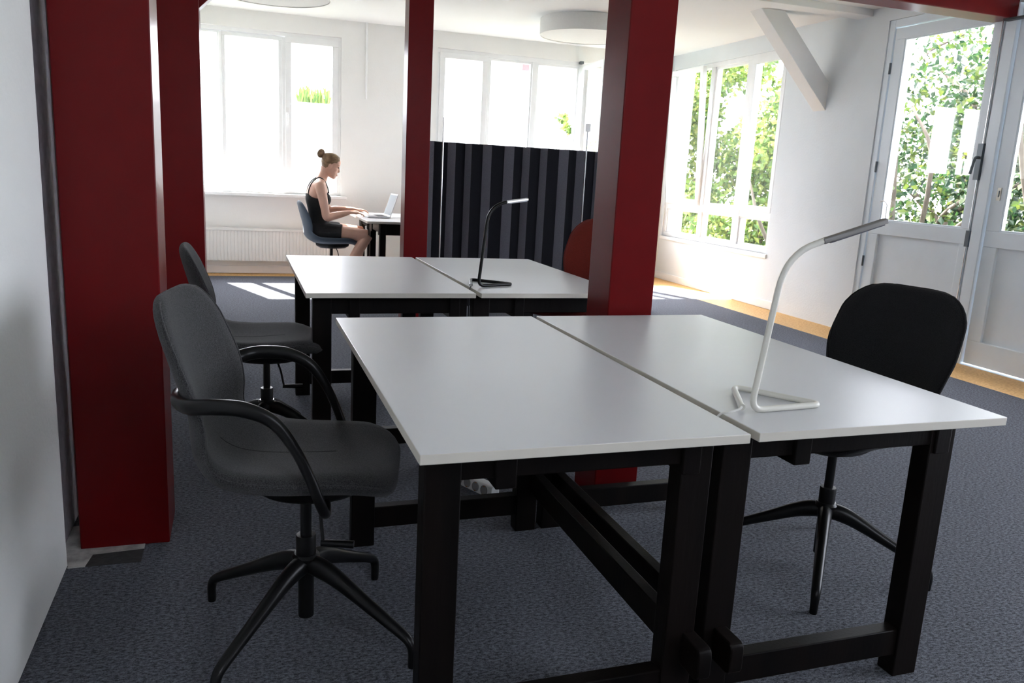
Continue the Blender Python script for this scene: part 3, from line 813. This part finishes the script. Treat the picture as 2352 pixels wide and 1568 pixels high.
# arms
def arm(mb, sh, el, wr, r0=.046):
    sh, el, wr = V(sh), V(el), V(wr)
    a = sh.lerp(el, .35); b_ = el.lerp(wr, .3)
    limb(mb, [(*(sh + V((0, 0, .040))), .022), (*(sh + V((0, 0, .022))), .040), (*sh.lerp(el, .04), .048), (*sh.lerp(el, .16), .048), (*a, .045), (*sh.lerp(el, .75), .039), (*el, .036), (*b_, .036), (*el.lerp(wr, .65), .030), (*wr, .022, .019)])
def hand(mb, wr, d, spread, s, curl):
    """palm and five fingers: d direction of the hand, spread lateral unit (towards the thumb side)"""
    wr, d, sp = V(wr), V(d).normalized(), V(spread).normalized()
    nz = d.cross(sp); nz = nz if nz.z > 0 else -nz
    mb.tube([wr - d * .01, wr + d * .03, wr + d * .06, wr + d * .085], [.021, .030, .036, .033], 14, ry=[.016, .015, .014, .011], up=tuple(nz))
    for k, (o, ln) in enumerate(((.027, .072), (.009, .080), (-.009, .074), (-.026, .058))):
        b0 = wr + d * (.080 - abs(o) * .15) + sp * o
        c1 = curl + .06 * k
        p1 = b0 + (d * cos(.25) - nz * sin(.25) * .3 + sp * o * .6) * ln * .45
        p2 = p1 + (d * cos(c1) - nz * sin(c1)) * ln * .32
        p3 = p2 + (d * cos(c1 * 1.8) - nz * sin(c1 * 1.8)) * ln * .26
        mb.tube([b0 - d * .015, b0, p1, p2, p3], [.009, .0088, .008, .0072, .005], 10)
    b0 = wr + d * .025 + sp * .022
    p1 = b0 + (d * .6 + sp * .75 - nz * .3).normalized() * .032
    p2 = p1 + (d * .9 + sp * .25 - nz * .25).normalized() * .026
    mb.tube([b0 - sp * .012, b0, p1, p2, p2 + (d - nz * .2) * .012], [.012, .0115, .0095, .0085, .006], 10)
arm(bd, (.430, -.175, 1.025), (.487, -.215, .735), (.712, -.150, .785))
hand(bd, (.712, -.150, .785), (.95, .16, -.06), (.12, 1, 0), 1, .45)
arm(bd, (.432, .175, 1.025), (.545, .225, .785), (.790, .150, .800))
hand(bd, (.790, .150, .800), (.97, -.10, -.08), (.1, -1, 0), 1, .5)
# legs: near one tucked back, far one upright
def leg(mb, hip, kn, an, toe):
    hip, kn, an = V(hip), V(kn), V(an)
    limb(mb, [(*hip, .088, .082), (*hip.lerp(kn, .3), .084, .078), (*hip.lerp(kn, .7), .066, .062), (*kn, .052, .052)])
    limb(mb, [(*kn, .050), (*kn.lerp(an, .25), .052), (*kn.lerp(an, .45), .046), (*kn.lerp(an, .8), .031), (*an, .030)])
    t_ = V(toe)
    mb.tube([an + V((-.03, 0, -.02)), an + V((.01, 0, -.02)), an.lerp(t_, .55) + V((0, 0, -.004)), t_], [.028, .034, .040, .030], 12, ry=[.028, .036, .024, .014])
leg(bd, (.48, -.095, .590), (.880, -.190, .575), (.60, -.150, .105), (.76, -.150, .035))
leg(bd, (.48, .095, .590), (.880, .215, .578), (.815, .225, .085), (.900, .235, .024))
remeshed(bd, 'body', 'skin', W)
def cut_smooth(o, dead_fn, cuts=4, it=12):
    """subdivide, drop the faces dead_fn picks and smooth the new border"""
    bm = bmesh.new(); bm.from_mesh(o.data)
    bmesh.ops.subdivide_edges(bm, edges=bm.edges[:], cuts=cuts, use_grid_fill=True)
    bmesh.ops.delete(bm, geom=[f_ for f_ in bm.faces if dead_fn(f_.calc_center_median())], context='FACES')
    for _ in range(it):
        new = {}
        for v in bm.verts:
            nb = [e.other_vert(v) for e in v.link_edges if e.is_boundary]
            if len(nb) == 2: new[v] = v.co * .5 + (nb[0].co + nb[1].co) * .25
        for v, c in new.items(): v.co = c
    bm.to_mesh(o.data); bm.free()
    o.data.polygons.foreach_set('use_smooth', [True] * len(o.data.polygons))
# hair: inflated cap, cut along the hairline
hr = MB(); rg = head_rings(.0065, 32)
hr.rings(rg)
ho = hr.build('hair', 'hair', W, smooth=180)
inv = HR.transposed()
def hair_dead(p):
    c_ = inv @ (p - HC)
    line = .052 + .25 * (c_.z - .06)                      # hairline moves back as it goes down
    if c_.z > .06: line = .066 - (c_.z - .06) * .2
    if c_.z < .035: line = .022 - (.035 - c_.z) * .75
    return c_.x > line or c_.z < -.062 - .1 * min(0, c_.x)
cut_smooth(ho, hair_dead)
so = ho.modifiers.new('so', 'SOLIDIFY'); so.thickness = .008; so.offset = -1
bn = MB(); bn.ell(H(-.118, 0, .068), (.026, .034, .036), rot=HR); 
bn.tube([H(-.084, 0, .055), H(-.102, 0, .062)], [.020, .016], 12)
for q in range(3): bn.tube([H(-.118 + .029 * cos(a_) * (1 - .1 * q), .012 * (q - 1) + .0, .068 + .038 * sin(a_) * (1 - .1 * q)) for a_ in [2 * pi * k / 16 for k in range(16)]], .007, 6, closed=True)
remeshed(bn, 'hair_bun', 'hair', W, .003, 4)
for s in (-1, 1):
    MB().ell(H(.0775, .031 * s, .004), (.008, .011, .0055), 12, 8).build('eye', 'eye', W, smooth=180)
MB().ell(H(.0905, 0, -.067), (.006, .017, .008), 12, 8).build('lips', 'lips', W, smooth=180)
# tank top: torso inflated, scooped, with thin straps
tp = MB()
rows = [r_ for r_ in TOR if .60 <= r_[1] <= 1.01]
tp.rings(torso_rings([(.438, .575, .112, .178)] + rows, .007, 40), cap=False)
for s in (-1, 1): tp.ell((.4865, .075 * s, .895), (.0565, .068, .064))
to = tp.build('tank_top', 'top', W, smooth=180)
def top_dead(p):
    side = abs(p.y)
    f_ = max(0, min(1, (p.x - .36) / .12))
    lim = .945 + .017 * f_ - max(0, side - .09) * (.6 + .25 * f_)
    return p.z > lim
cut_smooth(to, top_dead, 3)
so = to.modifiers.new('so', 'SOLIDIFY'); so.thickness = .005
for s in (-1, 1):
    st_ = MB().tube(catmull([(.328, .085 * s, .925), (.334, .085 * s, .98), (.352, .083 * s, 1.03), (.385, .082 * s, 1.072), (.432, .080 * s, 1.098), (.478, .078 * s, 1.070), (.505, .078 * s, 1.02), (.520, .076 * s, .955)], 6), .0055, 8).build('strap', 'top', to, smooth=180)
# shorts
sh = MB(); sh.rings(torso_rings([(.446, .516, .090, .160), (.440, .560, .114, .182), (.437, .62, .116, .181), (.434, .67, .106, .166)], .006))
for s in (-1, 1):
    limb(sh, [(.44, .095 * s, .585, .098, .094), (.50, (.102 if s < 0 else .108) * s, .590, .100, .092), (.575, (.122 if s < 0 else .130) * s, .589, .096, .088), (.640, (.136 if s < 0 else .146) * s, .586, .092, .084)])
remeshed(sh, 'shorts', 'top', W, .006, 4)

# ------------------------------------------------------------------ outside
gr = MB().box(-40, 60, -40, 70, -4.2, -4.0).build('ground', 'ground', smooth=0)
tag(gr, 'green lawn far below the windows', 'ground', kind='structure')
fb = thing('building', (0, 22, 0), 0, 'white rendered low building across the yard behind the left back window', 'building')
MB().box(-3.9, 3.2, 0, 6, -4, 2.72).build('facade', 'facade', fb, smooth=0)
wn = MB(); ring_bar(wn, 1, -.04, .0, -.52, .46, .62, 1.64, .06); wn.box(-.03, .03, -.04, 0, .68, 1.58)
wn = wn.build('window', 'paint', fb, smooth=0)
MB().box(-.46, -.03, -.02, -.01, .68, 1.58).build('pane', 'facwin', wn, smooth=0)
fb2 = thing('building', (0, 25, 0), 0, 'tall white building seen bright through the wide back window', 'building')
MB().box(3.6, 16, 0, 8, -4, 10).build('facade', 'facade', fb2, smooth=0)
for (x0_, x1_, z0_, z1_, mm) in ((8.62, 8.95, 4.55, 4.88, 'facdark'), (8.36, 8.56, 2.28, 2.45, 'facwin'), (8.82, 9.0, 2.3, 2.48, 'facwin'), (8.80, 8.9, 3.1, 3.3, 'facwin'), (7.85, 8.0, 2.6, 3.0, 'facwin')):
    wq = MB(); ring_bar(wq, 1, -.05, 0, x0_ - .06, x1_ + .06, z0_ - .06, z1_ + .06, .06)
    wq = wq.build('window', 'paint', fb2, smooth=0)
    MB().box(x0_, x1_, -.02, -.01, z0_, z1_).build('pane', mm, wq, smooth=0)

fb3 = thing('building', (-8, 24, 0), 0, 'unseen tall grey house added to dim window reflections, left beyond the low white building', 'building')  # out of direct view; added to keep bright sky out of window_3 reflections
MB().box(-4, 3.5, 0, 7, -4, 9).build('facade', 'facdim', fb3, smooth=0)
MB().prism([(-4.2, 9), (3.7, 9), (-.25, 11.5)], 1, -.3, 7.3).build('roof', 'facdark', fb3, smooth=0)

def leaves(mb, blobs, n, size, rnd):
    tot = sum(b_[3] * b_[4] * b_[5] for b_ in blobs)
    for (cx, cy, cz, rx, ry_, rz) in blobs:
        for _ in range(max(1, int(n * rx * ry_ * rz / tot))):
            while True:
                q = V((rnd.uniform(-1, 1), rnd.uniform(-1, 1), rnd.uniform(-1, 1)))
                if q.length <= 1: break
            q = q * (q.length ** -.35 if q.length > 0 else 1)
            c_ = V((cx + q.x * rx, cy + q.y * ry_, cz + q.z * rz))
            L_ = size * rnd.uniform(.6, 1.25); wd = L_ * .36
            R_ = Quaternion((rnd.gauss(0, 1), rnd.gauss(0, 1), rnd.gauss(0, 1), rnd.gauss(0, 1))).normalized().to_matrix()
            dr = R_ @ V((1, 0, -.35)).normalized(); sd = dr.cross(R_ @ V((0, 0, 1))).normalized(); nn = dr.cross(sd)
            mb.add([c_ - dr * L_ / 2, c_ + sd * wd + nn * .12 * L_, c_ + dr * L_ / 2, c_ - sd * wd + nn * .12 * L_, c_ + dr * L_ * .05], [(0, 4, 1), (1, 4, 2), (2, 4, 3), (3, 4, 0)])

def tree(x, y, h, cr, n, size, label, seed, group, cz=None, nb=9, lean=.4, sv=.36, tr0=.16, lmat='leaf', limbs=0):
    rnd = random.Random(seed)
    t = thing('tree', (x, y, -4), rnd.uniform(0, 6), label, 'tree', group)
    top = h * .7
    tk = MB()
    tr = catmull([(0, 0, 0), (rnd.uniform(-.1, .1), 0, h * .25), (rnd.uniform(-lean, lean) * .6, rnd.uniform(-.3, .3), h * .5), (rnd.uniform(-lean, lean), rnd.uniform(-.4, .4), h * .8)], 6)
    tk.tube(tr, [tr0 * (1 - .75 * i / len(tr)) for i in range(len(tr))], 10)
    tk.build('trunk', 'bark', t, smooth=60)
    bl = []
    zc = cz if cz else h * .62
    for k in range(nb):
        an = 2.4 * k + rnd.uniform(-.4, .4); rr_ = cr * rnd.uniform(.35, .75)
        c_ = V((rr_ * cos(an), rr_ * sin(an), zc + rnd.uniform(-sv, sv) * h))
        bl.append((*c_, cr * rnd.uniform(.38, .55), cr * rnd.uniform(.38, .55), cr * rnd.uniform(.28, .42)))
        base = tr[min(len(tr) - 1, max(3, int(len(tr) * min(.95, max(.2, (c_.z - .9) / (h * .8))))))]
        mid = base.lerp(c_, .5) + V((rnd.uniform(-.2, .2), rnd.uniform(-.2, .2), .15))
        br_ = catmull([base, mid, c_, c_ + V((rnd.uniform(-.5, .5), rnd.uniform(-.5, .5), .3))], 4)
        MB().tube(br_, [tr0 * .34 * (1 - .8 * i / len(br_)) for i in range(len(br_))], 7).build('branch', 'bark', t, smooth=60)
    if sv > .1: bl.append((0, 0, zc + .2, cr * .45, cr * .45, h * .3))
    if limbs:                                   # bare limbs on the side that faces the house
        rz_ = t.rotation_euler.z
        to = Matrix.Rotation(-rz_, 3, 'Z') @ V((-.93, -.36, 0)); sd = V((-to.y, to.x, 0))
        for k in range(limbs):
            q = (k + .5) / limbs * 2 - 1
            b0 = tr[6 + k % 3]
            e_ = to * (cr + .25) + sd * q * 1.5 + V((0, 0, 4.6 + 1.9 * ((k * .618) % 1)))
            pth = catmull([b0, b0.lerp(e_, .45) + to * .5 + V((rnd.uniform(-.15, .15), 0, -.15)), e_, e_ + sd * rnd.uniform(-.5, .5) + V((0, 0, .7))], 5)
            MB().tube(pth, [.050 * (1 - .78 * i / len(pth)) for i in range(len(pth))], 7).build('branch', 'bark', t, smooth=60)
    lm = MB(); leaves(lm, bl, n, size, rnd)
    lo = lm.build('foliage', lmat, t, smooth=0)
    return t
GT = 'leafy trees outside the right windows'
for (x, y, h, cr, lab, sd, nl) in ((8.9, 7.4, 8.0, 2.1, 'leafy green tree filling the glass of the left glazed door', 3, 16000), (9.0, 4.6, 7.8, 2.1, 'leafy green tree seen through the glazed door at the right edge', 5, 15000),
                               (9.4, 11.2, 8.0, 2.0, 'leafy green tree behind the right part of the side window', 8, 22000), (8.4, 13.8, 8.0, 1.9, 'leafy green tree behind the middle of the side window', 11, 22000),
                               (12.6, 9.4, 8.6, 2.3, 'leafy tree farther back between the side window and the doors', 17, 15000)):
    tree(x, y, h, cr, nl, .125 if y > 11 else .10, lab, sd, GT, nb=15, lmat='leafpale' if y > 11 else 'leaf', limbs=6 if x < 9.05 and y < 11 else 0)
tree(5.48, 13.0, 6.5, .24, 90, .11, 'young tree top with few leaves behind the wide back window', 21, 'small greenery behind the back windows', cz=6.15, nb=3, lean=.02, sv=.02, tr0=.03, lmat='leafpale')
rp = thing('rooftop_shrub', (1.72, 22.6, 2.72), 0, 'green grassy shrub on the low roof behind the left back window', 'plant', 'small greenery behind the back windows')
MB().box(-.5, .5, -.25, .25, 0, .12).build('planter', 'facade', rp, smooth=0)
gm = MB(); rnd = random.Random(4)
for _ in range(130):
    bx_, by_ = rnd.uniform(-.42, .42), rnd.uniform(-.2, .2); hh = rnd.uniform(.25, .6); dx = rnd.uniform(-.15, .15); dy = rnd.uniform(-.1, .1)
    gm.add([(bx_ - .02, by_, .1), (bx_ + .02, by_, .1), (bx_ + .02 + dx * .5, by_ + dy * .5, .1 + hh * .6), (bx_ + dx, by_ + dy, .1 + hh), (bx_ - .02 + dx * .5, by_ + dy * .5, .1 + hh * .6)], [(0, 1, 2, 3, 4)])
gm.build('foliage', 'leafpale', rp, smooth=0)
rl = thing('balcony_railing', (5.9, 2.2, 0), 0, 'orange-brown wooden railing outside the right glazed door', 'railing')
MB().box(-.03, .03, -1.6, .75, 1.10, 1.16).build('handrail', 'railwood', rl, bevel=.005)
for k in range(3): MB().box(-.025, .025, -1.5 + k * 1.1, -1.45 + k * 1.1, -.2, 1.10).build('post', 'railwood', rl, bevel=.003)
struct(box_obj('trim_8', 'concrete', XR + WT, 6.1, .4, 4.6, -.25, -.06), 'concrete balcony slab outside the glazed doors', 'balcony')

# ------------------------------------------------------------------ light
SUN = V((-.35 * .63 / 1.003, .94 * .63 / 1.003, .777)).normalized()
w = bpy.data.worlds.new('sky'); SC.world = w; w.use_nodes = True
nt = w.node_tree; nt.nodes.clear()
out = N(nt, 'ShaderNodeOutputWorld'); bg = N(nt, 'ShaderNodeBackground')
tc = N(nt, 'ShaderNodeTexCoord')
dt = N(nt, 'ShaderNodeVectorMath', operation='DOT_PRODUCT'); dt.inputs[1].default_value = SUN
nt.links.new(tc.outputs['Generated'], dt.inputs[0])
mr = N(nt, 'ShaderNodeMapRange'); mr.inputs['From Min'].default_value = -.2; mr.inputs['From Max'].default_value = 1
nt.links.new(dt.outputs['Value'], mr.inputs[0])
pw = N(nt, 'ShaderNodeMath', operation='POWER'); pw.inputs[1].default_value = 2.5
nt.links.new(mr.outputs[0], pw.inputs[0])
rp_ = N(nt, 'ShaderNodeMix', data_type='RGBA')
rp_.inputs['A'].default_value = (.92, .97, 1.1, 1); rp_.inputs['B'].default_value = (3.2, 3.2, 3.4, 1)
nt.links.new(pw.outputs[0], rp_.inputs['Factor'])
nt.links.new(rp_.outputs['Result'], bg.inputs[0]); bg.inputs[1].default_value = 5.0
nt.links.new(bg.outputs[0], out.inputs[0])
sl = bpy.data.lights.new('sun', 'SUN'); sl.energy = 30; sl.angle = radians(.55); sl.color = (1, .95, .86)
so_ = bpy.data.objects.new('sun', sl); COL.objects.link(so_)
so_.rotation_euler = SUN.to_track_quat('Z', 'Y').to_euler()

SC.view_settings.view_transform = 'Standard'; SC.view_settings.look = 'None'
SC.view_settings.exposure = 1.30; SC.view_settings.gamma = 1; SC.view_settings.use_curve_mapping = False
cy = SC.cycles if hasattr(SC, 'cycles') else None
if cy:
    cy.max_bounces = 10; cy.diffuse_bounces = 6; cy.glossy_bounces = 4; cy.transparent_max_bounces = 16
    cy.caustics_reflective = False; cy.caustics_refractive = False
    cy.use_denoising = True; cy.sample_clamp_indirect = 10
